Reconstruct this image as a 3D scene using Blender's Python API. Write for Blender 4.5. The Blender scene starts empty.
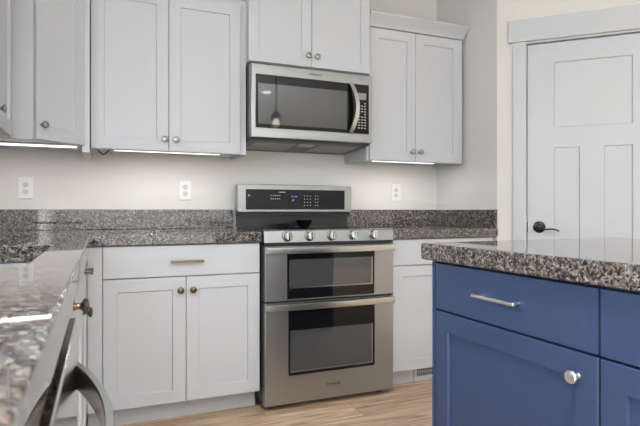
import bpy, bmesh, math, random
from mathutils import Vector, Matrix
random.seed(7)
S = bpy.context.scene
COL = S.collection
PI = math.pi

# ------------------------------------------------------------------ camera
cd = bpy.data.cameras.new('camera')
cam = bpy.data.objects.new('camera', cd)
COL.objects.link(cam)
cam.location = (0, 0, 1.03)
cam.rotation_euler = (PI / 2, 0, -math.radians(22.7))
cd.sensor_width = 36
cd.sensor_fit = 'HORIZONTAL'
cd.lens = 523 / 640 * 36
cd.shift_y = -2.5 / 640
cd.clip_start = 0.02
cd.dof.use_dof = True
cd.dof.focus_distance = 2.3
cd.dof.aperture_fstop = 10
S.camera = cam

# ------------------------------------------------------------------ view, world, lights
S.view_settings.view_transform = 'Standard'
S.view_settings.look = 'None'
S.view_settings.exposure = 0.47
S.view_settings.gamma = 1
S.view_settings.use_curve_mapping = False
W = bpy.data.worlds.new('world')
S.world = W
W.use_nodes = True
W.node_tree.nodes['Background'].inputs[0].default_value = (0.75, 0.85, 1, 1)
W.node_tree.nodes['Background'].inputs[1].default_value = 0.3


def area(name, loc, rot, sx, sy, power, color=(1, 1, 1), shape='RECTANGLE', spread=PI):
    l = bpy.data.lights.new(name, 'AREA')
    l.shape = shape
    l.size = sx
    l.size_y = sy
    l.energy = power
    l.color = color
    l.spread = spread
    o = bpy.data.objects.new(name, l)
    o.location = loc
    o.rotation_euler = rot
    COL.objects.link(o)
    return o


DAY = (0.86, 0.935, 1.0)
# daylight through the window over the sink and an unseen far window; added fill bounced off the rear wall
area('daylight_sink', (-0.66, 0.95, 1.65), (0, -PI / 2, 0), 1.0, 1.25, 15, DAY)
area('daylight_far', (5.9, 0.0, 1.3), (0, PI / 2, 0), 2.0, 2.0, 26, DAY)
area('rear_bounce_fill', (0.6, -0.4, 1.2), (PI + 1.4, 0, 0), 1.2, 1.2, 255, (0.80, 0.91, 1.0))


# ------------------------------------------------------------------ materials
def newmat(name):
    m = bpy.data.materials.new(name)
    m.use_nodes = True
    return m, m.node_tree.nodes, m.node_tree.links, m.node_tree.nodes['Principled BSDF']


def simple(name, col, rough=0.5, metal=0.0, spec=0.5, coat=0.0, bump=0.0, bscale=200, emit=None):
    m, n, l, b = newmat(name)
    b.inputs['Base Color'].default_value = (*col, 1)
    b.inputs['Roughness'].default_value = rough
    b.inputs['Metallic'].default_value = metal
    b.inputs['Specular IOR Level'].default_value = spec
    b.inputs['Coat Weight'].default_value = coat
    b.inputs['Coat Roughness'].default_value = 0.03
    tc = n.new('ShaderNodeTexCoord')
    nz = n.new('ShaderNodeTexNoise')
    nz.inputs['Scale'].default_value = bscale
    l.new(tc.outputs['Object'], nz.inputs['Vector'])
    if bump:
        bp = n.new('ShaderNodeBump')
        bp.inputs['Strength'].default_value = bump
        bp.inputs['Distance'].default_value = 0.002
        l.new(nz.outputs['Fac'], bp.inputs['Height'])
        l.new(bp.outputs['Normal'], b.inputs['Normal'])
    if emit:
        b.inputs['Emission Color'].default_value = (*emit[0], 1)
        b.inputs['Emission Strength'].default_value = emit[1]
    return m


M_cab = simple('white_cabinet_paint', (0.56, 0.575, 0.605), 0.38, bump=0.03, bscale=90)
M_trim = simple('white_trim_paint', (0.56, 0.575, 0.602), 0.4, bump=0.02, bscale=60)
M_wall = simple('greige_wall_paint', (0.72, 0.698, 0.665), 0.75, bump=0.12, bscale=160)
M_ceil = simple('white_ceiling_paint', (0.78, 0.78, 0.77), 0.9, bump=0.2, bscale=80)
M_black = simple('black_plastic', (0.012, 0.012, 0.013), 0.4)
M_dark = simple('dark_grey_enamel', (0.035, 0.036, 0.04), 0.35)
M_glass = simple('black_appliance_glass', (0.006, 0.006, 0.007), 0.05, spec=0.3, coat=0.0)
M_inner = simple('dark_grey_window_screen', (0.055, 0.056, 0.06), 0.035, spec=0.9)
M_cook = simple('black_cooktop_glass', (0.006, 0.006, 0.007), 0.12)
M_pewter = simple('pewter_knob', (0.33, 0.32, 0.31), 0.28, 1)
M_bronze = simple('aged_bronze', (0.165, 0.135, 0.092), 0.30, 1)
M_nickel = simple('satin_nickel', (0.86, 0.865, 0.87), 0.28, 1)
M_backp = simple('glossy_dark_back_panel', (0.022, 0.022, 0.025), 0.3)
M_knob = simple('dark_steel_knob', (0.30, 0.30, 0.30), 0.22, 1)
M_chrome = simple('polished_chrome', (0.75, 0.75, 0.75), 0.12, 1)
M_outlet = simple('white_outlet_plastic', (0.80, 0.80, 0.79), 0.3)
M_recep = simple('pale_grey_receptacle', (0.66, 0.66, 0.655), 0.35)
M_slot = simple('dark_slot', (0.02, 0.02, 0.02), 0.6)
M_ink = simple('dark_grey_ink', (0.06, 0.06, 0.06), 0.4)
M_print = simple('pale_grey_print', (0.55, 0.55, 0.56), 0.5)
M_lcd = simple('grey_lcd', (0.30, 0.32, 0.31), 0.4)
M_blue_lcd = simple('blue_digits', (0.02, 0.03, 0.12), 0.4, emit=((0.12, 0.2, 0.7), 0.35))
M_led = simple('led_diffuser', (0.9, 0.9, 0.88), 0.5, emit=((1, 0.985, 0.96), 1.6))
M_lever = simple('dark_bronze_lever', (0.028, 0.027, 0.028), 0.22, 0.6)
M_shade = simple('pendant_glass', (0.8, 0.78, 0.72), 0.2, emit=((1, 0.88, 0.68), 5.0))
M_sink = simple('satin_sink_steel', (0.62, 0.63, 0.64), 0.3, 0.9)
M_lightcan = simple('lit_lamp', (0.9, 0.9, 0.88), 0.5, emit=((1, 0.95, 0.88), 8.0))


def steel(name, vertical=False, col=(0.375, 0.388, 0.395), rough=0.3, bump=0.02):
    m, n, l, b = newmat(name)
    b.inputs['Base Color'].default_value = (*col, 1)
    b.inputs['Metallic'].default_value = 1
    tc = n.new('ShaderNodeTexCoord')
    mp = n.new('ShaderNodeMapping')
    mp.inputs['Scale'].default_value = (500, 500, 4) if vertical else (4, 4, 700)
    nz = n.new('ShaderNodeTexNoise')
    nz.inputs['Scale'].default_value = 1
    nz.inputs['Detail'].default_value = 3
    l.new(tc.outputs['Object'], mp.inputs['Vector'])
    l.new(mp.outputs['Vector'], nz.inputs['Vector'])
    mr = n.new('ShaderNodeMapRange')
    mr.inputs['To Min'].default_value = rough - 0.06
    mr.inputs['To Max'].default_value = rough + 0.08
    l.new(nz.outputs['Fac'], mr.inputs['Value'])
    l.new(mr.outputs['Result'], b.inputs['Roughness'])
    bp = n.new('ShaderNodeBump')
    bp.inputs['Strength'].default_value = bump
    bp.inputs['Distance'].default_value = 0.001
    l.new(nz.outputs['Fac'], bp.inputs['Height'])
    l.new(bp.outputs['Normal'], b.inputs['Normal'])
    return m


M_steel = steel('brushed_stainless')
M_steel_v = steel('brushed_stainless_handle', False, (0.55, 0.55, 0.545), 0.24)
M_dish = steel('dishwasher_stainless', False, (0.56, 0.54, 0.51), 0.09, 0.0)


def blue_paint():
    m, n, l, b = newmat('navy_blue_cabinet_paint')
    tc = n.new('ShaderNodeTexCoord')
    nz = n.new('ShaderNodeTexNoise')
    nz.inputs['Scale'].default_value = 16
    nz.inputs['Detail'].default_value = 6
    nz.inputs['Roughness'].default_value = 0.7
    l.new(tc.outputs['Object'], nz.inputs['Vector'])
    cr = n.new('ShaderNodeValToRGB')
    cr.color_ramp.elements[0].position = 0.66
    cr.color_ramp.elements[0].color = (0.036, 0.062, 0.143, 1)
    cr.color_ramp.elements[1].position = 0.86
    cr.color_ramp.elements[1].color = (0.09, 0.125, 0.23, 1)
    l.new(nz.outputs['Fac'], cr.inputs['Fac'])
    l.new(cr.outputs['Color'], b.inputs['Base Color'])
    b.inputs['Roughness'].default_value = 0.36
    return m


M_blue = blue_paint()
M_bluedark = simple('navy_recess_paint', (0.036, 0.062, 0.143), 0.5)


def granite():
    m, n, l, b = newmat('speckled_granite')
    tc = n.new('ShaderNodeTexCoord')
    wn = n.new('ShaderNodeTexNoise')
    wn.inputs['Scale'].default_value = 70
    wn.inputs['Detail'].default_value = 2
    l.new(tc.outputs['Object'], wn.inputs['Vector'])
    mix = n.new('ShaderNodeMix')
    mix.data_type = 'VECTOR'
    mix.inputs['Factor'].default_value = 0.022
    l.new(tc.outputs['Object'], mix.inputs[4])
    l.new(wn.outputs['Color'], mix.inputs[5])
    v = n.new('ShaderNodeTexVoronoi')
    v.inputs['Scale'].default_value = 200
    l.new(mix.outputs[1], v.inputs['Vector'])
    sp = n.new('ShaderNodeSeparateColor')
    l.new(v.outputs['Color'], sp.inputs['Color'])
    big = n.new('ShaderNodeTexNoise')
    big.inputs['Scale'].default_value = 60
    big.inputs['Detail'].default_value = 3
    l.new(tc.outputs['Object'], big.inputs['Vector'])
    ad = n.new('ShaderNodeMath')
    ad.operation = 'MULTIPLY_ADD'
    ad.inputs[1].default_value = 0.9
    l.new(big.outputs['Fac'], ad.inputs[0])
    l.new(sp.outputs['Red'], ad.inputs[2])
    sb = n.new('ShaderNodeMath')
    sb.operation = 'SUBTRACT'
    sb.inputs[1].default_value = 0.45
    l.new(ad.outputs[0], sb.inputs[0])
    cr = n.new('ShaderNodeValToRGB')
    cr.color_ramp.interpolation = 'CONSTANT'
    e = cr.color_ramp.elements
    e[0].position = 0
    e[0].color = (0.016, 0.015, 0.015, 1)
    e[1].position = 0.27
    e[1].color = (0.042, 0.038, 0.036, 1)
    for p, c in ((0.42, (0.150, 0.108, 0.082, 1)), (0.56, (0.105, 0.102, 0.104, 1)), (0.72, (0.19, 0.150, 0.122, 1)), (0.86, (0.27, 0.265, 0.26, 1))):
        q = e.new(p)
        q.color = c
    l.new(sb.outputs[0], cr.inputs['Fac'])
    l.new(cr.outputs['Color'], b.inputs['Base Color'])
    b.inputs['Roughness'].default_value = 0.025
    b.inputs['IOR'].default_value = 1.7
    b.inputs['Specular IOR Level'].default_value = 0.5
    return m


M_gran = granite()


def wood_floor():
    m, n, l, b = newmat('oak_plank_floor')
    tc = n.new('ShaderNodeTexCoord')
    br = n.new('ShaderNodeTexBrick')
    br.inputs['Color1'].default_value = (0.0, 0, 0, 1)
    br.inputs['Color2'].default_value = (1, 1, 1, 1)
    br.inputs['Mortar'].default_value = (0.5, 0.5, 0.5, 1)
    br.inputs['Scale'].default_value = 1
    br.inputs['Brick Width'].default_value = 1.22
    br.inputs['Row Height'].default_value = 0.18
    br.inputs['Mortar Size'].default_value = 0.0012
    br.offset = 0.37
    l.new(tc.outputs['Object'], br.inputs['Vector'])
    mp = n.new('ShaderNodeMapping')
    mp.inputs['Scale'].default_value = (2.2, 30, 1)
    l.new(tc.outputs['Object'], mp.inputs['Vector'])
    of = n.new('ShaderNodeVectorMath')
    of.operation = 'MULTIPLY_ADD'
    of.inputs[1].default_value = (7, 7, 7)
    l.new(br.outputs['Color'], of.inputs[0])
    l.new(mp.outputs['Vector'], of.inputs[2])
    nz = n.new('ShaderNodeTexNoise')
    nz.inputs['Scale'].default_value = 1.6
    nz.inputs['Detail'].default_value = 7
    nz.inputs['Roughness'].default_value = 0.62
    nz.inputs['Distortion'].default_value = 0.9
    l.new(of.outputs['Vector'], nz.inputs['Vector'])
    cr = n.new('ShaderNodeValToRGB')
    e = cr.color_ramp.elements
    e[0].position = 0.3
    e[0].color = (0.33, 0.195, 0.115, 1)
    e[1].position = 0.66
    e[1].color = (0.80, 0.60, 0.425, 1)
    l.new(nz.outputs['Fac'], cr.inputs['Fac'])
    # knots
    kp = n.new('ShaderNodeMapping')
    kp.inputs['Scale'].default_value = (1.6, 5.5, 1)
    l.new(tc.outputs['Object'], kp.inputs['Vector'])
    kv = n.new('ShaderNodeTexVoronoi')
    kv.inputs['Scale'].default_value = 1.5
    l.new(kp.outputs['Vector'], kv.inputs['Vector'])
    kr = n.new('ShaderNodeMapRange')
    kr.inputs['From Min'].default_value = 0.03
    kr.inputs['From Max'].default_value = 0.2
    kr.inputs['To Min'].default_value = 0.45
    kr.inputs['To Max'].default_value = 1.0
    l.new(kv.outputs['Distance'], kr.inputs['Value'])
    hv = n.new('ShaderNodeMapRange')
    hv.inputs['To Min'].default_value = 0.82
    hv.inputs['To Max'].default_value = 1.15
    l.new(br.outputs['Color'], hv.inputs['Value'])
    mu = n.new('ShaderNodeMath')
    mu.operation = 'MULTIPLY'
    l.new(kr.outputs['Result'], mu.inputs[0])
    l.new(hv.outputs['Result'], mu.inputs[1])
    gap = n.new('ShaderNodeMapRange')
    gap.inputs['To Min'].default_value = 1.0
    gap.inputs['To Max'].default_value = 0.45
    l.new(br.outputs['Fac'], gap.inputs['Value'])
    mu2 = n.new('ShaderNodeMath')
    mu2.operation = 'MULTIPLY'
    l.new(mu.outputs[0], mu2.inputs[0])
    l.new(gap.outputs['Result'], mu2.inputs[1])
    sc = n.new('ShaderNodeVectorMath')
    sc.operation = 'SCALE'
    l.new(cr.outputs['Color'], sc.inputs[0])
    l.new(mu2.outputs[0], sc.inputs['Scale'])
    l.new(sc.outputs['Vector'], b.inputs['Base Color'])
    b.inputs['Roughness'].default_value = 0.42
    return m


M_floor = wood_floor()


# ------------------------------------------------------------------ mesh helpers
class MB:
    def __init__(self):
        self.bm = bmesh.new()

    def _merge(self, tmp, M=None):
        if M is not None:
            bmesh.ops.transform(tmp, matrix=M, verts=tmp.verts)
        me = bpy.data.meshes.new('tmp')
        tmp.to_mesh(me)
        tmp.free()
        self.bm.from_mesh(me)
        bpy.data.meshes.remove(me)
        return self

    def box(self, x0, x1, y0, y1, z0, z1, bev=0.0, seg=2, M=None):
        t = bmesh.new()
        bmesh.ops.create_cube(t, size=1)
        for v in t.verts:
            v.co = ((x0 + x1) / 2 + v.co.x * (x1 - x0), (y0 + y1) / 2 + v.co.y * (y1 - y0), (z0 + z1) / 2 + v.co.z * (z1 - z0))
        if bev:
            bmesh.ops.bevel(t, geom=t.edges[:], offset=bev, segments=seg, profile=0.5, affect='EDGES')
        return self._merge(t, M)

    def panelled(self, x0, x1, z0, z1, yf, t, panels, rec=0.008, ch=0.004, M=None):
        """slab with front at y=yf, thickness t, with recessed panels (px0,px1,pz0,pz1)"""
        b = bmesh.new()
        e = 0.0015
        xs = sorted({x0 + e, x1 - e, *[p[0] for p in panels], *[p[1] for p in panels]})
        zs = sorted({z0 + e, z1 - e, *[p[2] for p in panels], *[p[3] for p in panels]})
        V = {}

        def vt(x, y, z):
            k = (round(x, 6), round(y, 6), round(z, 6))
            if k not in V:
                V[k] = b.verts.new(k)
            return V[k]

        def quad(a, c, d, f):
            try:
                b.faces.new([vt(*a), vt(*c), vt(*d), vt(*f)])
            except ValueError:
                pass
        for i in range(len(xs) - 1):
            for j in range(len(zs) - 1):
                cx, cz = (xs[i] + xs[i + 1]) / 2, (zs[j] + zs[j + 1]) / 2
                if any(p[0] < cx < p[1] and p[2] < cz < p[3] for p in panels):
                    continue
                quad((xs[i], yf, zs[j]), (xs[i + 1], yf, zs[j]), (xs[i + 1], yf, zs[j + 1]), (xs[i], yf, zs[j + 1]))
        for (a, c, d, f) in panels:
            px = [x for x in xs if a - 1e-6 <= x <= c + 1e-6]
            pz = [z for z in zs if d - 1e-6 <= z <= f + 1e-6]
            yr = yf + rec
            A, C, D, F = a + ch, c - ch, d + ch, f - ch
            b.faces.new([vt(A, yr, D), vt(C, yr, D), vt(C, yr, F), vt(A, yr, F)])
            b.faces.new([vt(x, yf, d) for x in px] + [vt(C, yr, D), vt(A, yr, D)])
            b.faces.new([vt(x, yf, f) for x in reversed(px)] + [vt(A, yr, F), vt(C, yr, F)])
            b.faces.new([vt(c, yf, z) for z in pz] + [vt(C, yr, F), vt(C, yr, D)])
            b.faces.new([vt(a, yf, z) for z in reversed(pz)] + [vt(A, yr, D), vt(A, yr, F)])
        # chamfered rim, sides, back
        yb = yf + t
        lo = [(x, yf, zs[0]) for x in xs] + [(xs[-1], yf, z) for z in zs[1:]] + [(x, yf, zs[-1]) for x in reversed(xs[:-1])] + [(xs[0], yf, z) for z in reversed(zs[1:-1])]
        o = [(x0, yf + e, z0), (x1, yf + e, z0), (x1, yf + e, z1), (x0, yf + e, z1)]
        k = [(x0, yb, z0), (x1, yb, z0), (x1, yb, z1), (x0, yb, z1)]
        b.faces.new([vt(*o[0])] + [vt(*o[1])] + [vt(x, yf, zs[0]) for x in reversed(xs)])
        b.faces.new([vt(*o[1])] + [vt(*o[2])] + [vt(xs[-1], yf, z) for z in reversed(zs)])
        b.faces.new([vt(*o[2])] + [vt(*o[3])] + [vt(x, yf, zs[-1]) for x in xs])
        b.faces.new([vt(*o[3])] + [vt(*o[0])] + [vt(xs[0], yf, z) for z in zs])
        for q in range(4):
            r = (q + 1) % 4
            quad(k[q], k[r], o[r], o[q])
        quad(k[3], k[2], k[1], k[0])
        bmesh.ops.recalc_face_normals(b, faces=b.faces)
        return self._merge(b, M)

    def frame(self, x0, x1, z0, z1, yf, t, hole, M=None, bev=0.002):
        """slab with a rectangular through-opening hole=(x0,x1,z0,z1)"""
        a, c, d, f = hole
        b = bmesh.new()
        P = [(x0, z0), (x1, z0), (x1, z1), (x0, z1)]
        H = [(a, d), (c, d), (c, f), (a, f)]
        fo = [b.verts.new((x, yf, z)) for x, z in P]
        fi = [b.verts.new((x, yf, z)) for x, z in H]
        bo = [b.verts.new((x, yf + t, z)) for x, z in P]
        bi = [b.verts.new((x, yf + t, z)) for x, z in H]
        for q in range(4):
            r = (q + 1) % 4
            b.faces.new([fo[q], fo[r], fi[r], fi[q]])
            b.faces.new([bo[r], bo[q], bi[q], bi[r]])
            b.faces.new([fo[r], fo[q], bo[q], bo[r]])
            b.faces.new([fi[q], fi[r], bi[r], bi[q]])
        bmesh.ops.recalc_face_normals(b, faces=b.faces)
        if bev:
            es = [e for e in b.edges if all(abs(v.co.y - yf) < 1e-6 for v in e.verts) and e.calc_face_angle(0) > 0.5]
            bmesh.ops.bevel(b, geom=es, offset=bev, segments=2, profile=0.5, affect='EDGES')
        return self._merge(b, M)

    def lathe(self, prof, origin, axis, n=24):
        """prof: list of (r, h) along axis"""
        b = bmesh.new()
        ax = Vector(axis).normalized()
        q = Vector((0, 0, 1)).rotation_difference(ax).to_matrix()
        o = Vector(origin)
        rings = []
        for r, h in prof:
            if r < 1e-6:
                rings.append([b.verts.new(o + q @ Vector((0, 0, h)))])
            else:
                rings.append([b.verts.new(o + q @ Vector((r * math.cos(2 * PI * i / n), r * math.sin(2 * PI * i / n), h))) for i in range(n)])
        for A, B in zip(rings, rings[1:]):
            for i in range(n):
                j = (i + 1) % n
                if len(A) == 1 and len(B) == 1:
                    continue
                if len(A) == 1:
                    b.faces.new([A[0], B[i], B[j]])
                elif len(B) == 1:
                    b.faces.new([A[i], A[j], B[0]])
                else:
                    b.faces.new([A[i], A[j], B[j], B[i]])
        if len(rings[0]) > 1:
            b.faces.new(list(reversed(rings[0])))
        if len(rings[-1]) > 1:
            b.faces.new(rings[-1])
        bmesh.ops.recalc_face_normals(b, faces=b.faces)
        return self._merge(b)

    def cyl(self, p0, p1, r, n=20, bev=0.0):
        p0, p1 = Vector(p0), Vector(p1)
        h = (p1 - p0).length
        prof = [(r, 0), (r, h)] if not bev else [(r - bev, 0), (r, bev), (r, h - bev), (r - bev, h)]
        return self.lathe(prof, p0, p1 - p0, n)

    def sweep(self, path, prof, up=(0, 0, 1)):
        """prof: closed list of (side, up) offsets; path list of points"""
        b = bmesh.new()
        P = [Vector(p) for p in path]
        rings = []
        for i, p in enumerate(P):
            t = (P[min(i + 1, len(P) - 1)] - P[max(i - 1, 0)]).normalized()
            s = t.cross(Vector(up)).normalized()
            u = s.cross(t).normalized()
            rings.append([b.verts.new(p + s * a + u * c) for a, c in prof])
        n = len(prof)
        for A, B in zip(rings, rings[1:]):
            for i in range(n):
                b.faces.new([A[i], A[(i + 1) % n], B[(i + 1) % n], B[i]])
        b.faces.new(rings[0])
        b.faces.new(list(reversed(rings[-1])))
        bmesh.ops.recalc_face_normals(b, faces=b.faces)
        return self._merge(b)

    def tube(self, path, r, n=10, up=(0, 0, 1)):
        return self.sweep(path, [(r * math.cos(2 * PI * i / n), r * math.sin(2 * PI * i / n)) for i in range(n)], up)

    def prism(self, poly, z0, z1, bev=0.0, hole=None, seg=3):
        b = bmesh.new()
        loops = [poly] + ([hole] if hole else [])
        es = []
        for lp in loops:
            vs = [b.verts.new((x, y, z1)) for x, y in lp]
            es += [b.edges.new((vs[i], vs[(i + 1) % len(vs)])) for i in range(len(vs))]
        if hole:
            bmesh.ops.triangle_fill(b, use_beauty=True, use_dissolve=False, edges=es)
        else:
            b.faces.new(vs)
        for f in b.faces:
            if f.normal.z < 0:
                f.normal_flip()
        r = bmesh.ops.extrude_face_region(b, geom=b.faces[:])
        nv = [g for g in r['geom'] if isinstance(g, bmesh.types.BMVert)]
        for v in nv:
            v.co.z = z0
        bmesh.ops.recalc_face_normals(b, faces=b.faces)
        if bev:
            es = [e for e in b.edges if e.calc_face_angle(0) > 1.0 and abs(e.verts[0].co.z - e.verts[1].co.z) < 1e-6]
            bmesh.ops.bevel(b, geom=es, offset=bev, segments=seg, profile=0.5, affect='EDGES', clamp_overlap=True)
        return self._merge(b)

    def rbox(self, x0, x1, z0, z1, y0, y1, r, bev=0.0):
        """rounded rectangle in xz extruded along y"""
        pts = []
        for cx, cz, a in ((x1 - r, z0 + r, -90), (x1 - r, z1 - r, 0), (x0 + r, z1 - r, 90), (x0 + r, z0 + r, 180)):
            for k in range(6):
                t = math.radians(a + 90 * k / 5)
                pts.append((cx + r * math.cos(t), cz + r * math.sin(t)))
        t = MB()
        t.prism(pts, 0, y1 - y0, bev)
        M = Matrix(((1, 0, 0, 0), (0, 0, -1, y1), (0, 1, 0, 0), (0, 0, 0, 1)))
        return self._merge(t.bm, M)

    def build(self, name, mat, parent=None, M=None, ang=35):
        if M is not None:
            bmesh.ops.transform(self.bm, matrix=M, verts=self.bm.verts)
        for f in self.bm.faces:
            f.smooth = True
        for e in self.bm.edges:
            e.smooth = e.calc_face_angle(0) < math.radians(ang) if len(e.link_faces) == 2 else False
        me = bpy.data.meshes.new(name)
        self.bm.to_mesh(me)
        self.bm.free()
        me.materials.append(mat)
        o = bpy.data.objects.new(name, me)
        COL.objects.link(o)
        wn = o.modifiers.new('normals', 'WEIGHTED_NORMAL')
        wn.keep_sharp = True
        if parent is not None:
            o.parent = parent
        return o


def tag(o, label, cat, group=None):
    o['label'] = label
    o['category'] = cat
    if group:
        o['group'] = group
    return o


def thing(name, label, cat, loc, rz=0, group=None):
    o = bpy.data.objects.new(name, None)
    o.empty_display_size = 0.1
    o.location = loc
    o.rotation_euler = (0, 0, rz)
    COL.objects.link(o)
    return tag(o, label, cat, group)


def struct(o):
    o['kind'] = 'structure'
    return o


def lettering(text, size, mat, parent, M, shear=0.0, name='lettering'):
    cu = bpy.data.curves.new('txt', 'FONT')
    cu.body = text
    cu.size = size
    cu.shear = shear
    cu.extrude = 0.0003
    cu.offset = 0.0005
    cu.align_x = 'CENTER'
    cu.align_y = 'CENTER'
    t = bpy.data.objects.new('txt', cu)
    COL.objects.link(t)
    dg = bpy.context.evaluated_depsgraph_get()
    me = bpy.data.meshes.new_from_object(t.evaluated_get(dg))
    bpy.data.objects.remove(t)
    bpy.data.curves.remove(cu)
    me.transform(M)
    me.name = name
    me.materials.clear()
    me.materials.append(mat)
    o = bpy.data.objects.new(name, me)
    COL.objects.link(o)
    o.parent = parent
    return o


FRONT = Matrix(((1, 0, 0, 0), (0, 0, -1, 0), (0, 1, 0, 0), (0, 0, 0, 1)))   # text on a face looking along -y

# ------------------------------------------------------------------ the room
YB, XL, XS, H = 3.222, -0.69, 2.277, 2.74
SQ = math.sqrt(0.5)
DC = Vector((XS, 2.583))
DL = 1.70
DE = DC + Vector((SQ, -SQ)) * DL
XR, YR = 6.0, -4.5
T = 0.12


def wallseg(name, p, q, z0=0, z1=H, holes=()):
    """wall between plan points p,q, room on the left-hand front; thickness outward"""
    p, q = Vector(p), Vector(q)
    L = (q - p).length
    d = (q - p) / L
    m = MB()
    xs = [0] + [v for h in holes for v in (h[0], h[1])] + [L]
    for a, c in zip(xs[0::2], xs[1::2]):
        m.box(a, c, 0, T, z0, z1)
    for a, c, b, t in holes:
        if b > z0:
            m.box(a, c, 0, T, z0, b)
        if t < z1:
            m.box(a, c, 0, T, t, z1)
    nrm = Vector((-d.y, d.x))
    M = Matrix(((d.x, nrm.x, 0, p.x), (d.y, nrm.y, 0, p.y), (0, 0, 1, 0), (0, 0, 0, 1)))
    return struct(m.build(name, M_wall, None, M))


FL = [(XL - T, YR - T), (XR + T, YR - T), (XR + T, DE.y + T), (DE.x + 0.1, DE.y + T), (XS + T + 0.05, 2.60), (XS + T, YB + T), (XL - T, YB + T)]
struct(MB().prism(FL, -0.05, 0).build('floor', M_floor))
struct(MB().prism(FL, H, H + 0.05).build('ceiling', M_ceil))
wallseg('wall_back', (XL - T, YB), (XS + T, YB))
wallseg('wall_right', (XS, YB), (XS, 2.583))
dwall = wallseg('wall_pantry', DC, DE, holes=((0.168, 0.905, 0, 2.055),))
wallseg('wall_front', (DE.x, DE.y), (XR, DE.y))
wallseg('wall_far', (XR, DE.y + T), (XR, YR), holes=((DE.y + T - 1.0, DE.y + T + 1.0, 0.3, 2.3),))
wallseg('wall_rear', (XR + T, YR), (XL - T, YR), )
wallseg('wall_left', (XL, YR), (XL, YB), holes=((YR * -1 + 0.3, YR * -1 + 1.62, 1.12, 2.15),))
for k in range(2):
    m = MB()
    if k == 0:
        m.frame(-1.0, 1.0, 0.3, 2.3, 0, 0.05, (-0.94, 0.94, 0.36, 2.24))
        m.box(-0.03, 0.03, 0, 0.05, 0.36, 2.24)
        struct(m.build('window_1', M_trim, None, Matrix(((0, 1, 0, XR + 0.03), (-1, 0, 0, 0), (0, 0, 1, 0), (0, 0, 0, 1)))))
    else:
        m.frame(0.3, 1.62, 1.12, 2.15, 0, 0.05, (0.34, 1.58, 1.16, 2.11))
        m.box(0.94, 0.98, 0, 0.05, 1.16, 2.11)
        struct(m.build('window_2', M_trim, None, Matrix(((0, -1, 0, XL - 0.03), (1, 0, 0, 0), (0, 0, 1, 0), (0, 0, 0, 1)))))

# pantry door, its casing and jamb, in a local frame along the diagonal wall (x along wall, y into the wall)
MD = Matrix(((SQ, SQ, 0, DC.x), (-SQ, SQ, 0, DC.y), (0, 0, 1, 0), (0, 0, 0, 1)))
m = MB().panelled(0.176, 0.892, 0.012, 2.042, 0.012, 0.035,
                  [(0.325, 0.738, 1.530, 1.924), (0.325, 0.466, 0.26, 1.410), (0.592, 0.738, 0.26, 1.410)], rec=0.009, ch=0.005)
door = struct(m.build('door_1', M_trim, None, MD))
r = MB().lathe([(0.0355, 0), (0.0355, 0.004), (0.031, 0.010), (0.018, 0.013), (0.0135, 0.020), (0.0135, 0.045), (0.011, 0.050), (0, 0.051)], (0.243, 0.012, 0.929), (0, -1, 0), 32)
r.build('lever_rosette', M_lever, door, MD)
path = []
for k in range(15):
    t = k / 14
    path.append((0.243 + 0.108 * t, -0.030 - 0.004 * math.sin(t * PI), 0.924 - 0.011 * math.sin(min(1, t * 2.2) * PI / 2) + 0.013 * math.sin(t * PI) * t - 0.006 * t ** 4))
MB().sweep(path, [(0.0055 * math.cos(a * PI / 5), 0.0045 * math.sin(a * PI / 5)) for a in range(10)]).build('lever_handle', M_lever, door, MD)
MB().box(0.1735, 0.1775, 0.010, 0.02, 0.897, 0.957).build('latch_plate', M_lever, door, MD)
m = MB()
m.box(0.168, 0.172, 0.0, T, 0, 2.055)
m.box(0.172, 0.184, 0.05, T, 0, 2.05)
m.box(0.901, 0.905, 0.0, T, 0, 2.055)
m.box(0.172, 0.901, 0.0, T, 2.049, 2.055)
struct(m.build('trim_1', M_trim, None, MD))
struct(MB().box(0.094, 0.169, -0.018, -0.0005, 0, 2.058, 0.002).build('trim_2', M_trim, None, MD))
struct(MB().box(0.904, 0.979, -0.018, -0.0005, 0, 2.058, 0.002).build('trim_3', M_trim, None, MD))
struct(MB().box(0.068, 1.005, -0.027, -0.0005, 2.0585, 2.193, 0.002).build('trim_4', M_trim, None, MD))
MBB = MB().box(0.985, DL - 0.02, -0.014, -0.0005, 0, 0.10, 0.002)
struct(MBB.build('baseboard_pantry', M_trim, None, MD))


# ------------------------------------------------------------------ cabinet pieces
KNOB = [(0.0085, 0), (0.0085, 0.002), (0.0065, 0.005), (0.006, 0.012), (0.009, 0.016), (0.0155, 0.020), (0.0165, 0.0235), (0.0145, 0.0275), (0.008, 0.0298), (0, 0.0302)]


def knob(x, z, parent, mat, y=-0.02, s=1.0):
    return MB().lathe([(a * s, b * s) for a, b in KNOB], (x, y, z), (0, -1, 0), 24).build('knob', mat, parent)


def bar_pull(xc, z, parent, mat, y=-0.02, L=0.158, r=0.0055, flat=False):
    m = MB()
    if flat:
        m.box(xc - L / 2, xc + L / 2, y - 0.032, y - 0.022, z - 0.006, z + 0.006, 0.002)
    else:
        m.cyl((xc - L / 2, y - 0.030, z), (xc + L / 2, y - 0.030, z), r, 16, 0.001)
    for s in (-1, 1):
        m.cyl((xc + s * (L / 2 - 0.016), y, z), (xc + s * (L / 2 - 0.016), y - 0.027, z), 0.0048, 12)
    return m.build('pull_handle', mat, parent)


def shaker(name, x0, x1, z0, z1, parent, mat, y=-0.02, st=0.060, t=0.0195):
    return MB().panelled(x0, x1, z0, z1, y, t, [(x0 + st, x1 - st, z0 + st, z1 - st)], rec=0.009, ch=0.003).build(name, mat, parent)


def slab(name, x0, x1, z0, z1, parent, mat, y=-0.02, t=0.0195):
    return MB().box(x0, x1, y, y + t, z0, z1, 0.0015).build(name, mat, parent)


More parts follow.
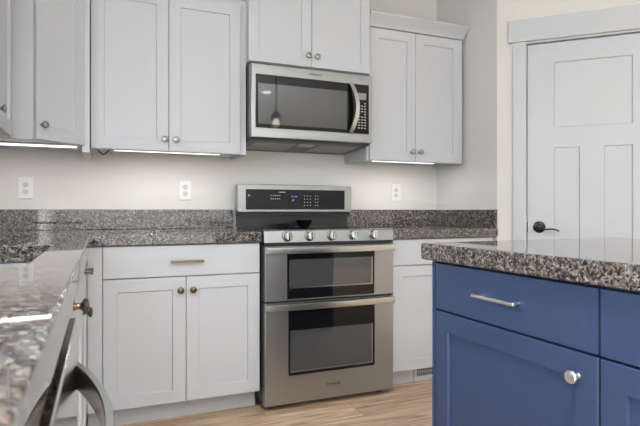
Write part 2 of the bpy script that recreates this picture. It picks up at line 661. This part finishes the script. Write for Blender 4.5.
def base_box(root, w, d, mat, top=0.8655, kick=0.10, open_top=False):
    if open_top:
        m = MB().box(0.019, w - 0.019, 0.019, d, kick, kick + 0.018)
        m.box(0.019, w - 0.019, d - 0.01, d, kick, top)
        m.build('carcass', mat, root)
    else:
        MB().box(0.019, w - 0.019, 0.019, d, kick, top).build('carcass', mat, root)
    MB().box(0, 0.0185, 0.019, d, kick, top).build('end_panel', mat, root)
    MB().box(w - 0.0185, w, 0.019, d, kick, top).build('end_panel', mat, root)
    MB().box(0, w, 0, 0.0185, kick, top).build('face_frame', mat, root)
    MB().box(0.0, w, 0.075, 0.09, 0.0, kick - 0.0005).build('toe_kick', mat, root)


def upper_box(root, w, d, h, mat):
    MB().box(0.019, w - 0.019, 0.019, d, 0.016, h).build('carcass', mat, root)
    MB().box(0, 0.0185, 0.019, d, 0, h).build('end_panel', mat, root)
    MB().box(w - 0.0185, w, 0.019, d, 0, h).build('end_panel', mat, root)
    MB().box(0, w, 0, 0.0185, 0.0, h).build('face_frame', mat, root)


YF = 2.613      # base cabinet frame plane
# base cabinet left of the range
X0 = -0.058
rt = thing('base_cabinet', 'white base cabinet left of the range with one wide drawer over two shaker doors', 'cabinet', (X0, YF, 0))
w = 0.750 - X0
base_box(rt, w, 0.60, M_cab)
slab('filler_strip', 0.0, 0.0625, 0.105, 0.862, rt, M_cab)
d = slab('drawer_front', 0.0655, w - 0.001, 0.7145, 0.862, rt, M_cab)
bar_pull(0.384 - X0, 0.785, d, M_bronze, flat=True)
d = shaker('door', 0.0655, 0.3785 - X0, 0.105, 0.709, rt, M_cab)
knob(0.352 - X0, 0.646, d, M_bronze)
d = shaker('door', 0.3815 - X0, w - 0.001, 0.105, 0.709, rt, M_cab)
knob(0.412 - X0, 0.646, d, M_bronze)

# base cabinet right of the range
X0 = 1.524
rt = thing('base_cabinet', 'white base cabinet right of the range with its lower end behind the blue island', 'cabinet', (X0, YF, 0))
w = 2.272 - X0
base_box(rt, w, 0.60, M_cab)
d = slab('drawer_front', 0.012, 2.231 - X0, 0.7145, 0.862, rt, M_cab)
bar_pull(1.886 - X0, 0.785, d, M_bronze, flat=True)
d = shaker('door', 0.012, 1.885 - X0, 0.105, 0.709, rt, M_cab)
knob(1.855 - X0, 0.646, d, M_bronze)
d = shaker('door', 1.888 - X0, 2.231 - X0, 0.105, 0.709, rt, M_cab)
knob(1.918 - X0, 0.646, d, M_bronze)

# left run: corner drawer cabinet, sink base and dishwasher (fronts look along +x)
XF = -0.080
rt = thing('base_cabinet', 'white corner base cabinet past the sink with a bronze drawer pull and one door knob', 'cabinet', (XF, 1.960, 0), PI / 2)
w = 0.606
base_box(rt, w, 0.60, M_cab)
d = slab('drawer_front', 0.006, w - 0.012, 0.7145, 0.862, rt, M_cab)
bar_pull(0.30, 0.790, d, M_bronze, L=0.158, flat=True)
d = shaker('door', 0.006, w - 0.012, 0.105, 0.709, rt, M_cab)
knob(0.05, 0.672, d, M_bronze, s=1.1)
rt = thing('sink_base_cabinet', 'white sink base cabinet between dishwasher and corner with one bronze knob on its top panel', 'cabinet', (XF, 1.045, 0), PI / 2)
w = 0.912
base_box(rt, w, 0.60, M_cab, open_top=True)
d = slab('false_front', 0.006, w - 0.006, 0.7145, 0.862, rt, M_cab)
knob(0.30, 0.806, d, M_bronze, s=1.15)
shaker('door', 0.006, w / 2 - 0.0015, 0.105, 0.709, rt, M_cab)
shaker('door', w / 2 + 0.0015, w - 0.006, 0.105, 0.709, rt, M_cab)

rt = thing('dishwasher', 'stainless steel dishwasher under the left counter with a bowed bar handle', 'dishwasher', (-0.040, 0.437, 0), PI / 2)
w = 0.598
MB().box(0.004, w - 0.004, 0.05, 0.60, 0.10, 0.835).build('tub', M_dark, rt)
MB().box(0.0, w, 0.0, 0.045, 0.105, 0.838, 0.003).build('door_panel', M_dish, rt)
MB().box(0.01, w - 0.01, 0.09, 0.11, 0.0, 0.10).build('toe_kick', M_black, rt)
n = 28
path = []
for k in range(n + 1):
    t = k / n
    path.append((0.004 + (w - 0.008) * t, 0.002 - 0.052 * math.sin(PI * t) ** 0.85, 0.7365))
prof = [(-0.0045, -0.0215), (0.0045, -0.0215), (0.0065, -0.018), (0.0065, 0.018), (0.0045, 0.0215), (-0.0045, 0.0215), (-0.0065, 0.018), (-0.0065, -0.018)]
MB().sweep(path, prof).build('bar_handle', M_steel_v, rt)

# island units (fronts look along -x)
XI = 1.025
rt = thing('island_cabinet', 'navy blue island cabinet with silver bar pull on drawer and round door knob', 'cabinet', (XI, 1.468, 0), -PI / 2)
w = 0.648
base_box(rt, w, 0.60, M_blue)
slab('end_stile', 0.022, 0.0385, 0.0, 0.8655, rt, M_blue)
d = slab('drawer_front', 0.042, w - 0.003, 0.7125, 0.859, rt, M_blue)
bar_pull(0.342, 0.788, d, M_nickel, L=0.166)
d = shaker('door', 0.042, w - 0.003, 0.105, 0.706, rt, M_blue)
knob(0.592, 0.652, d, M_nickel, s=0.95)
rt = thing('island_cabinet', 'navy blue island cabinet at the right edge of the view without visible hardware', 'cabinet', (XI, 1.468 - 0.650, 0), -PI / 2)
base_box(rt, w, 0.60, M_blue)
d = slab('drawer_front', 0.001, w - 0.003, 0.7125, 0.859, rt, M_blue)
bar_pull(0.33, 0.788, d, M_nickel, L=0.166)
d = shaker('door', 0.001, w - 0.003, 0.105, 0.706, rt, M_blue)
knob(0.60, 0.652, d, M_nickel, s=0.95)

# wall cabinets
ZU = 1.344
YU = 2.900
UH = 2.215 - ZU


def crown(root, x0, x1, depth, z, mat, flare=0.017, right_flare=True):
    b = bmesh.new()
    rows = []
    for dy, dz, fx in ((0.0, 0.0, 0), (-0.014, 0.006, 0.1), (-0.022, 0.03, 0.25), (-0.058, 0.066, 0.9), (-0.062, 0.070, 1.0), (-0.062, 0.082, 1.0)):
        xr = x1 + (flare * fx if right_flare else 0)
        rows.append([b.verts.new((x0, depth, z + dz)), b.verts.new((x0, dy, z + dz)), b.verts.new((xr, dy, z + dz)), b.verts.new((xr, depth, z + dz))])
    for A, B in zip(rows, rows[1:]):
        for i in range(4):
            j = (i + 1) % 4
            b.faces.new([A[i], A[j], B[j], B[i]])
    b.faces.new(rows[0])
    b.faces.new(list(reversed(rows[-1])))
    bmesh.ops.recalc_face_normals(b, faces=b.faces)
    q = MB()
    q._merge(b)
    return q.build('crown_moulding', mat, root)


X0 = -0.050
rt = thing('wall_cabinet', 'white two-door wall cabinet left of the microwave with pewter knobs at its bottom', 'cabinet', (X0, YU, ZU))
w = 0.7570 - X0
upper_box(rt, w, 0.32, UH, M_cab)
d = shaker('door', 0.002, 0.3305 - X0, 0.002, 0.838, rt, M_cab)
knob(0.311 - X0, 0.063, d, M_pewter)
d = shaker('door', 0.3335 - X0, 0.722 - X0, 0.002, 0.838, rt, M_cab)
knob(0.369 - X0, 0.063, d, M_pewter)
crown(rt, 0.0, w, 0.32, UH + 0.0005, M_cab, right_flare=False)

X0 = 1.527
rt = thing('wall_cabinet', 'white two-door wall cabinet right of the microwave topped with crown moulding', 'cabinet', (X0, YU, ZU))
w = 2.258 - X0
upper_box(rt, w, 0.32, 2.178 - ZU, M_cab)
d = shaker('door', 0.014, 1.8725 - X0, 0.002, 0.828, rt, M_cab)
knob(1.843 - X0, 0.063, d, M_pewter)
d = shaker('door', 1.8755 - X0, 2.231 - X0, 0.002, 0.828, rt, M_cab)
knob(1.904 - X0, 0.063, d, M_pewter)
crown(rt, 0.0, w, 0.32, 2.1785 - ZU, M_cab, flare=0.017)

X0 = 0.7575
rt = thing('wall_cabinet', 'short white two-door cabinet directly above the microwave', 'cabinet', (X0, 2.862, 1.866))
w = 1.5265 - X0
upper_box(rt, w, 0.358, 0.62, M_cab)
d = shaker('door', 0.001, 1.1355 - X0, 0.002, 0.60, rt, M_cab)
knob(1.112 - X0, 0.064, d, M_pewter)
d = shaker('door', 1.1385 - X0, w - 0.006, 0.002, 0.60, rt, M_cab)
knob(1.168 - X0, 0.064, d, M_pewter)

# left wall: wall cabinet looking along +x
rt = thing('wall_cabinet', 'white single-door wall cabinet at the left edge of the view', 'cabinet', (-0.372, 2.150, ZU), PI / 2)
w = 0.446
upper_box(rt, w, 0.315, UH, M_cab)
d = shaker('door', 0.004, w - 0.022, 0.002, 0.838, rt, M_cab)
knob(0.085, 0.063, d, M_pewter)

# diagonal corner wall cabinet
rt = thing('wall_cabinet', 'white diagonal corner wall cabinet with one door and one knob', 'cabinet', (-0.278, 2.614, ZU))
o = Vector((-0.278, 2.614))
pol = [(-0.688, 2.614), (-0.278, 2.614), (-0.086, 2.806), (-0.086, 3.220), (-0.688, 3.220)]
lp = [(x - o.x, y - o.y) for x, y in pol]
MB().prism(lp, 0.016, UH).build('carcass', M_cab, rt)
R45 = Matrix.Rotation(PI / 4, 4, 'Z')
dd = MB().panelled(0.003, 0.270, 0.002, 0.838, -0.02, 0.0195, [(0.058, 0.215, 0.062, 0.778)], rec=0.009, ch=0.003).build('door', M_cab, rt, R45)
MB().lathe(KNOB, (0.030, -0.02, 0.067), (0, -1, 0), 24).build('knob', M_pewter, dd, R45)
MB().box(-0.410, 0.0, -0.003, 0.015, 0, 0.016).build('bottom_rail', M_cab, rt)
MB().box(0.003, 0.270, 0.0005, 0.018, 0.0, 0.0155).build('bottom_rail', M_cab, rt, R45)
MB().box(0.1925, 0.2255, 0.180, 0.606, -0.030, UH, 0.001).build('end_panel', M_cab, rt)


# ------------------------------------------------------------------ granite worktops
ZC0, ZC1 = 0.8675, 0.9225
rr = 0.07
sx0, sx1, sy0, sy1 = -0.575, -0.140, 1.105, 1.865
hole = []
for cx, cy, a in ((sx1 - rr, sy0 + rr, -90), (sx1 - rr, sy1 - rr, 0), (sx0 + rr, sy1 - rr, 90), (sx0 + rr, sy0 + rr, 180)):
    for k in range(7):
        t = math.radians(a + 15 * k)
        hole.append((cx + rr * math.cos(t), cy + rr * math.sin(t)))
XE, YE = -0.0425, 2.575
tag(MB().prism([(XL + 0.001, 0.10), (XE, 0.10), (XE, YE), (0.7535, YE), (0.7535, YB - 0.001), (XL + 0.001, YB - 0.001)], ZC0, ZC1, 0.005, hole).build('granite_countertop', M_gran),
    'L-shaped speckled granite countertop with sink cut-out, left of the range', 'countertop')
tag(MB().prism([(1.5225, YE), (XS - 0.001, YE), (XS - 0.001, YB - 0.001), (1.5225, YB - 0.001)], ZC0, ZC1, 0.005).build('granite_countertop', M_gran),
    'short speckled granite countertop between the range and the right wall', 'countertop')
tag(MB().prism([(0.985, -0.55), (1.897, -0.55), (1.897, 1.480), (0.985, 1.480)], ZC0, ZC1, 0.006).build('granite_countertop', M_gran),
    'polished speckled granite island countertop on navy blue cabinets', 'countertop')
BZ = 1.036
tag(MB().box(XL + 0.022, 0.7535, YB - 0.021, YB - 0.001, ZC1 + 0.0005, BZ, 0.002).build('granite_backsplash', M_gran),
    'long low granite backsplash on back wall left of the range', 'backsplash')
tag(MB().box(1.5225, XS - 0.022, YB - 0.021, YB - 0.001, ZC1 + 0.0005, BZ, 0.002).build('granite_backsplash', M_gran),
    'low granite backsplash on back wall right of the range', 'backsplash')
tag(MB().box(XS - 0.021, XS - 0.001, YE + 0.003, YB - 0.001, ZC1 + 0.0005, BZ, 0.002).build('granite_backsplash', M_gran),
    'granite side splash on the short wall beside the pantry door', 'backsplash')
tag(MB().box(XL + 0.001, XL + 0.021, 0.10, YB - 0.001, ZC1 + 0.0005, BZ, 0.002).build('granite_backsplash', M_gran),
    'granite backsplash on the left wall behind the sink', 'backsplash')

# sink
rt = thing('kitchen_sink', 'stainless undermount sink sunk in the left counter', 'sink', ((sx0 + sx1) / 2, (sy0 + sy1) / 2, 0.68))
b = bmesh.new()
cxm, cym = (sx0 + sx1) / 2, (sy0 + sy1) / 2


def ring(g, z, r):
    out = []
    x0, x1, y0, y1 = sx0 - cxm - g, sx1 - cxm + g, sy0 - cym - g, sy1 - cym + g
    for cx, cy, a in ((x1 - r, y0 + r, -90), (x1 - r, y1 - r, 0), (x0 + r, y1 - r, 90), (x0 + r, y0 + r, 180)):
        for k in range(7):
            t = math.radians(a + 15 * k)
            out.append(b.verts.new((cx + r * math.cos(t), cy + r * math.sin(t), z - 0.68)))
    return out


rings = [ring(0.013, 0.8655, 0.08), ring(0.004, 0.8655, 0.07), ring(0.003, 0.70, 0.065), ring(-0.02, 0.682, 0.05)]
for A, B in zip(rings, rings[1:]):
    for i in range(len(A)):
        j = (i + 1) % len(A)
        b.faces.new([A[i], A[j], B[j], B[i]])
b.faces.new(rings[-1])
q = MB()
q._merge(b)
so = q.build('basin', M_sink, rt)
sm = so.modifiers.new('thick', 'SOLIDIFY')
sm.thickness = 0.0015
MB().lathe([(0.045, 0), (0.043, 0.003), (0.03, 0.002), (0.0, 0.001)], (0, 0.05, 0.0028), (0, 0, 1), 24).build('drain', M_chrome, rt)

# ------------------------------------------------------------------ range
RX = 0.760
rt = thing('kitchen_range', 'stainless steel double oven range with five front knobs', 'range', (RX, 2.545, 0))
w = 0.752
MB().box(0.002, w - 0.002, 0.05, 0.62, 0.035, 0.915).build('body', M_dark, rt)
MB().box(0.02, w - 0.02, 0.06, 0.55, 0.012, 0.034).build('kick_plate', M_black, rt)
for fx in (0.05, w - 0.05):
    for fy in (0.09, 0.52):
        MB().cyl((fx, fy, 0), (fx, fy, 0.012), 0.018).build('foot', M_black, rt)
# cooktop
MB().box(0.0, w, 0.03, 0.59, 0.9155, 0.927, 0.003).build('cooktop', M_cook, rt)
# control panel, leaning back slightly
b = MB()
prof = [(0.0, 0.866), (0.049, 0.866), (0.049, 0.927), (0.024, 0.931), (0.014, 0.930), (0.008, 0.924)]
tb = bmesh.new()
A = [tb.verts.new((0.0, y, z)) for y, z in prof]
B = [tb.verts.new((w, y, z)) for y, z in prof]
for i in range(len(prof)):
    j = (i + 1) % len(prof)
    tb.faces.new([A[i], A[j], B[j], B[i]])
tb.faces.new(A)
tb.faces.new(B)
bmesh.ops.recalc_face_normals(tb, faces=tb.faces)
b._merge(tb)
b.build('control_panel', M_steel, rt, ang=20)
for kx in (0.883, 1.007, 1.132, 1.259, 1.385):
    x = kx - RX
    k = MB().lathe([(0.029, 0), (0.029, 0.003), (0.0265, 0.0055), (0.023, 0.006), (0.0215, 0.02), (0.0195, 0.0225), (0, 0.0225)], (x, 0.004, 0.898), (0, -1, 0.12), 28).build('knob', M_knob, rt)
    MB().box(x - 0.0065, x + 0.0065, -0.033, -0.012, 0.879, 0.922, 0.002).build('knob_grip', M_chrome, k)
# doors
MB().box(0.004, w - 0.004, 0.012, 0.049, 0.8455, 0.8655).build('vent_strip', M_black, rt)
ud = MB().frame(0.004, w - 0.004, 0.566, 0.845, 0.0, 0.045, (0.122, 0.630, 0.572, 0.839)).build('upper_oven_door', M_steel, rt)
MB().box(0.122, 0.630, 0.003, 0.04, 0.572, 0.839).build('oven_window', M_glass, ud)
ip = MB().rbox(0.134, 0.616, 0.634, 0.776, 0.0016, 0.0028, 0.008).build('window_screen', M_inner, ud)
m = MB().box(0.134, 0.616, 0.0008, 0.0026, 0.626, 0.633)
m.box(0.613, 0.620, 0.0008, 0.0026, 0.626, 0.776)
m.build('window_trim', M_pewter, ud)
MB().box(0.006, w - 0.006, 0.012, 0.049, 0.5555, 0.5655).build('vent_strip', M_black, rt)
ld = MB().frame(0.004, w - 0.004, 0.034, 0.555, 0.0, 0.045, (0.130, 0.630, 0.180, 0.549)).build('lower_oven_door', M_steel, rt)
MB().rbox(0.128, 0.632, 0.178, 0.549, -0.0006, 0.04, 0.012, 0.001).build('oven_window', M_glass, ld)
MB().rbox(0.138, 0.616, 0.200, 0.410, -0.0016, -0.0004, 0.006).build('window_screen', M_inner, ld)
m = MB().box(0.140, 0.618, -0.0020, -0.0006, 0.194, 0.200)
m.box(0.612, 0.619, -0.0020, -0.0006, 0.194, 0.410)
m.build('window_trim', M_pewter, ld)
for zc, dr in ((0.826, ud), (0.536, ld)):
    hp = []
    for k in range(17):
        t = k / 16
        hp.append((0.003 + (w - 0.012) * t, -0.026 - 0.010 * math.sin(PI * t), zc))
    hprof = [(-0.006, -0.017), (0.003, -0.017), (0.006, -0.0145), (0.0072, 0.0), (0.006, 0.0145), (0.003, 0.017), (-0.006, 0.017)]
    hh = MB().sweep(hp, hprof)
    for s in (0.018, w - 0.018):
        hh.box(s - 0.012, s + 0.010, -0.026, 0.001, zc - 0.013, zc + 0.013, 0.002)
    hh.build('bar_handle', M_steel_v, dr)
lettering('Whirlpool', 0.019, M_ink, ld, Matrix.Translation((1.141 - RX, -0.0004, 0.108)) @ FRONT, 0.15)
sw = []
for k in range(25):
    a = math.radians(-150 + 250 * k / 24)
    sw.append((1.141 - RX + 0.030 * math.cos(a) + 0.004 * math.sin(a), -0.0006, 0.108 + 0.0125 * math.sin(a) + 0.004 * math.cos(a)))
MB().tube(sw, 0.0009, 6, (0, 1, 0)).build('emblem_ring', M_ink, ld)
# backguard
bg = MB()
bg.rbox(-0.004, w + 0.004, 1.020, 1.190, 0.545, 0.625, 0.012, 0.004)
bgo = bg.build('backguard', M_steel, rt)
MB().rbox(0.046, w - 0.046, 1.036, 1.160, 0.5425, 0.546, 0.006, 0.0005).build('display_panel', M_glass, bgo)
MB().box(0.0, w, 0.565, 0.62, 0.998, 1.0195).build('vent_strip', M_black, rt)
MB().box(0.004, w - 0.004, 0.592, 0.622, 0.9275, 0.9975).build('back_panel', M_backp, rt)
for nm, gx, cols, rows_, st in (('mode_keys', 0.205, 5, 2, 0.014), ('number_keys', 0.425, 3, 4, 0.02), ('timer_keys', 0.50, 2, 4, 0.016)):
    mk = MB()
    for i in range(cols):
        for j in range(rows_):
            mk.box(gx + i * st - 0.003, gx + i * st + 0.003, 0.5418, 0.5428, 1.122 - j * 0.02 - 0.0025, 1.122 - j * 0.02 + 0.0025)
    mk.build(nm, M_print, bgo)
MB().box(0.255, 0.30, 0.5418, 0.5428, 1.1415, 1.1455).build('caption_mark', M_print, bgo)
MB().box(0.343, 0.353, 0.5418, 0.5428, 1.089, 1.099).build('start_mark', M_print, bgo)
tri = MB()
tri.lathe([(0.008, 0), (0.008, 0.0008)], (0.066, 0.5426, 1.122), (0, -1, 0), 3)
tri.build('arrow_mark', M_print, bgo)
MB().box(0.336, 0.352, 0.5418, 0.5428, 1.112, 1.123).build('clock_display', M_blue_lcd, bgo)
MB().box(0.358, 0.378, 0.5418, 0.5428, 1.112, 1.123).build('clock_display', M_blue_lcd, bgo)

# small dark dishes at the back of the cooktop
bw = MB().lathe([(0.018, 0), (0.027, 0.001), (0.040, 0.015), (0.050, 0.037), (0.0525, 0.043), (0.0505, 0.0435), (0.047, 0.037), (0.036, 0.015), (0.022, 0.006), (0, 0.005)], (0, 0, 0), (0, 0, 1), 32).build('small_bowl', M_glass)
bw.location = (1.160, 3.03, 0.9275)
tag(bw, 'small black glossy bowl at the back of the cooktop', 'bowl')
bw = MB().lathe([(0.026, 0), (0.034, 0.001), (0.042, 0.018), (0.0435, 0.022), (0.041, 0.022), (0.033, 0.006), (0, 0.004)], (0, 0, 0), (0, 0, 1), 32).build('shallow_dish', M_black)
bw.location = (1.020, 3.02, 0.9275)
tag(bw, 'shallow black dish left of the bowl on the cooktop', 'dish')

# ------------------------------------------------------------------ microwave
MX, MY, MZ = 0.761, 2.800, 1.437
rt = thing('microwave_oven', 'stainless over-range microwave with a bowed vertical handle', 'microwave', (MX, MY, MZ))
w, h = 0.754, 0.408
MB().box(0.002, w - 0.002, 0.045, 0.418, 0.004, h).build('body', M_dark, rt)
m = MB().frame(0.0, w, 0.0, h, 0.0, 0.044, (0.028, 0.730, 0.055, 0.348), bev=0.006)
m.build('front_frame', M_steel, rt)
dg_ = MB().box(0.0285, 0.600, 0.001, 0.04, 0.0555, 0.3475).build('door_glass', M_glass, rt)
MB().rbox(0.040, 0.585, 0.074, 0.300, -0.0002, 0.0012, 0.005).build('door_window', M_inner, dg_)
cp = MB().box(0.602, 0.7295, 0.001, 0.04, 0.0555, 0.3475).build('control_panel', M_glass, rt)
MB().box(0.657, 0.712, 0.0, 0.0015, 0.258, 0.298).build('display', M_lcd, cp)
mk = MB()
for j in range(10):
    for i in range(3):
        if j in (0, 4) and i == 1:
            continue
        x, z = 0.664 + i * 0.02, 0.236 - j * 0.0165
        mk.box(x - 0.0055, x + 0.0055, 0.0, 0.0014, z - 0.0028, z + 0.0028)
mk.build('keypad_markings', M_print, cp)
hp = []
for k in range(21):
    t = k / 20
    hp.append((0.604 + 0.028 * math.sin(PI * t), -0.010 - 0.034 * math.sin(PI * t) ** 0.7, 0.058 + 0.289 * t))
MB().sweep(hp, [(-0.012, -0.006), (0.012, -0.006), (0.014, 0.0), (0.012, 0.006), (-0.012, 0.006), (-0.014, 0)], up=(0, 1, 0)).build('handle', M_steel_v, rt)
lettering('Whirlpool', 0.0185, M_ink, rt, Matrix.Translation((1.140 - MX, -0.0004, 0.378)) @ FRONT, 0.15)
u = MB()
tb = bmesh.new()
pf = [(0.012, 0.0035), (0.415, 0.0035), (0.415, -0.030), (0.045, -0.012)]
A = [tb.verts.new((0.006, y, z)) for y, z in pf]
B = [tb.verts.new((w - 0.006, y, z)) for y, z in pf]
for i in range(4):
    j = (i + 1) % 4
    tb.faces.new([A[i], A[j], B[j], B[i]])
tb.faces.new(A)
tb.faces.new(B)
bmesh.ops.recalc_face_normals(tb, faces=tb.faces)
u._merge(tb)
un = u.build('underside_hood', M_dark, rt)
SL = -0.018 / 0.37


def under(x0, x1, y0, y1, name, mat, t=0.003):
    q = bmesh.new()
    za, zb = -0.012 + SL * (y0 - 0.045), -0.012 + SL * (y1 - 0.045)
    lo = [q.verts.new(p) for p in ((x0, y0, za - t), (x1, y0, za - t), (x1, y1, zb - t), (x0, y1, zb - t))]
    hi = [q.verts.new(p) for p in ((x0, y0, za), (x1, y0, za), (x1, y1, zb), (x0, y1, zb))]
    q.faces.new(lo)
    q.faces.new(list(reversed(hi)))
    for i in range(4):
        j = (i + 1) % 4
        q.faces.new([lo[i], lo[j], hi[j], hi[i]])
    bmesh.ops.recalc_face_normals(q, faces=q.faces)
    z = MB()
    z._merge(q)
    return z.build(name, mat, un)


M_filter = simple('grease_filter_mesh', (0.30, 0.30, 0.30), 0.45, 0.8, bump=0.8, bscale=400)
under(0.05, 0.30, 0.10, 0.33, 'grease_filter', M_filter)
under(0.45, 0.70, 0.10, 0.33, 'grease_filter', M_filter)
under(0.33, 0.42, 0.10, 0.17, 'lamp_cover', M_print)


# ------------------------------------------------------------------ under-cabinet light bars
def light_bar(x0, x1, y, label, power, z=1.3595):
    r = thing('under_cabinet_light', label, 'light', ((x0 + x1) / 2, y, z), 0, 'light bars under the wall cabinets')
    L = (x1 - x0) / 2
    MB().box(-L, L, -0.016, 0.016, -0.008, 0, 0.002).build('housing', M_outlet, r)
    MB().box(-L + 0.008, L - 0.008, -0.009, 0.009, -0.015, -0.0085, 0.003).build('diffuser', M_led, r)
    a = area('light_bar_glow', (0, 0, -0.019), (0, 0, 0), 2 * L - 0.03, 0.012, power, (1, 0.98, 0.945))
    a.parent = r
    return r


light_bar(0.055, 0.628, 2.955, 'white light bar under the wall cabinet left of the microwave', 0.95)
light_bar(1.590, 2.075, 2.955, 'white light bar under the wall cabinet right of the microwave', 0.85)
light_bar(-0.640, -0.105, 2.900, 'white light bar under the diagonal corner cabinet', 0.9)
wr = []
for k in range(13):
    t = k / 12
    wr.append((-0.03 + 0.08 * t, 2.945 + 0.01 * t, 1.350 - 0.022 * math.sin(PI * t) + 0.006 * math.sin(3 * PI * t)))
tag(MB().tube(wr, 0.003, 8).build('cable', M_black), 'short black cable looping beside the left light bar', 'cable')


# ------------------------------------------------------------------ outlets, toe-kick vent
def outlet(x, z, label):
    r = thing('wall_outlet', label, 'outlet', (x, YB, z), 0, 'wall outlets')
    MB().rbox(-0.0355, 0.0355, -0.058, 0.058, -0.006, -0.0005, 0.004, 0.002).build('cover_plate', M_outlet, r)
    for s in (-1, 1):
        q = MB().lathe([(0.0172, 0), (0.0168, 0.0018), (0, 0.0018)], (0, -0.006, s * 0.0195), (0, -1, 0), 24).build('receptacle', M_recep, r)
        sl = MB().box(-0.0075, -0.0052, -0.0086, -0.0075, s * 0.0195 - 0.001, s * 0.0195 + 0.0085)
        sl.box(0.0052, 0.0075, -0.0086, -0.0075, s * 0.0195 - 0.001, s * 0.0195 + 0.0070)
        sl.cyl((0, -0.0075, s * 0.0195 - 0.0075), (0, -0.0086, s * 0.0195 - 0.0075), 0.0028, 12)
        sl.build('slots', M_slot, q)
    MB().lathe([(0.003, 0), (0.0025, 0.001), (0, 0.0012)], (0, -0.006, 0), (0, -1, 0), 12).build('screw', M_outlet, r)


outlet(-0.377, 1.151, 'white wall outlet left of the three, beneath the diagonal corner cabinet')
outlet(0.466, 1.151, 'white wall outlet between corner cabinet and range, beneath the left wall cabinet')
outlet(1.931, 1.157, 'white wall outlet right of the range on the back wall')

rt = thing('toe_kick_vent', 'white slotted air vent in toe kick right of the range', 'vent', (1.735, YF + 0.075, 0))
MB().box(0, 0.30, -0.006, -0.0005, 0.002, 0.096, 0.001).build('vent_plate', M_trim, rt)
for j in (0, 1):
    v = MB()
    for i in range(18):
        v.box(0.022 + i * 0.0145, 0.0295 + i * 0.0145, -0.0068, -0.0055, 0.031 + j * 0.026, 0.052 + j * 0.026)
    v.build('slots', M_slot, rt)


# ------------------------------------------------------------------ pendants over the island (seen mirrored in the glass)
def pendant(x, y, label):
    r = thing('pendant_light', label, 'lamp', (x, y, H), 0, 'pendants over the island')
    MB().lathe([(0.06, -0.0005), (0.06, -0.02), (0.02, -0.03), (0, -0.03)], (0, 0, 0), (0, 0, 1), 24).build('canopy', M_lever, r)
    MB().cyl((0, 0, -0.03), (0, 0, -0.80), 0.005, 8).build('cord', M_lever, r)
    MB().lathe([(0.0, -0.795), (0.014, -0.80), (0.02, -0.825), (0.045, -0.84), (0.062, -0.875), (0.062, -0.882), (0.0, -0.876)], (0, 0, 0), (0, 0, 1), 24).build('cap', M_lever, r)
    MB().lathe([(0.0, -0.8825), (0.018, -0.884), (0.028, -0.91), (0.030, -0.935), (0.02, -0.955), (0, -0.96)], (0, 0, 0), (0, 0, 1), 24).build('bulb', M_shade, r)


pendant(1.46, 1.08, 'pendant lamp hanging over the far end of the island, mirrored in the microwave door')
pendant(1.46, 0.10, 'pendant lamp hanging over the near end of the island')


# recessed ceiling downlights (one mirrored in the microwave door, two unseen ones added for light)
for (x, y, lab) in ((2.2, -1.65, 'round recessed ceiling downlight mirrored in the microwave door'), (0.5, -1.65, 'round recessed ceiling downlight added behind the viewer'), (0.45, 0.2, 'round recessed ceiling downlight added above the aisle')):
    r = thing('recessed_downlight', lab, 'lamp', (x, y, H), 0, 'recessed ceiling downlights')
    MB().lathe([(0.095, -0.0005), (0.095, -0.006), (0.075, -0.010), (0.072, -0.004)], (0, 0, 0), (0, 0, 1), 32).build('trim_ring', M_outlet, r)
    MB().lathe([(0.0715, -0.001), (0.0715, -0.005), (0, -0.006)], (0, 0, 0), (0, 0, 1), 32).build('lens', M_lightcan, r)
    a = area('downlight_glow', (0, 0, -0.014), (0, 0, 0), 0.14, 0.14, 15, (1, 0.97, 0.93), 'DISK', 2.4)
    a.parent = r
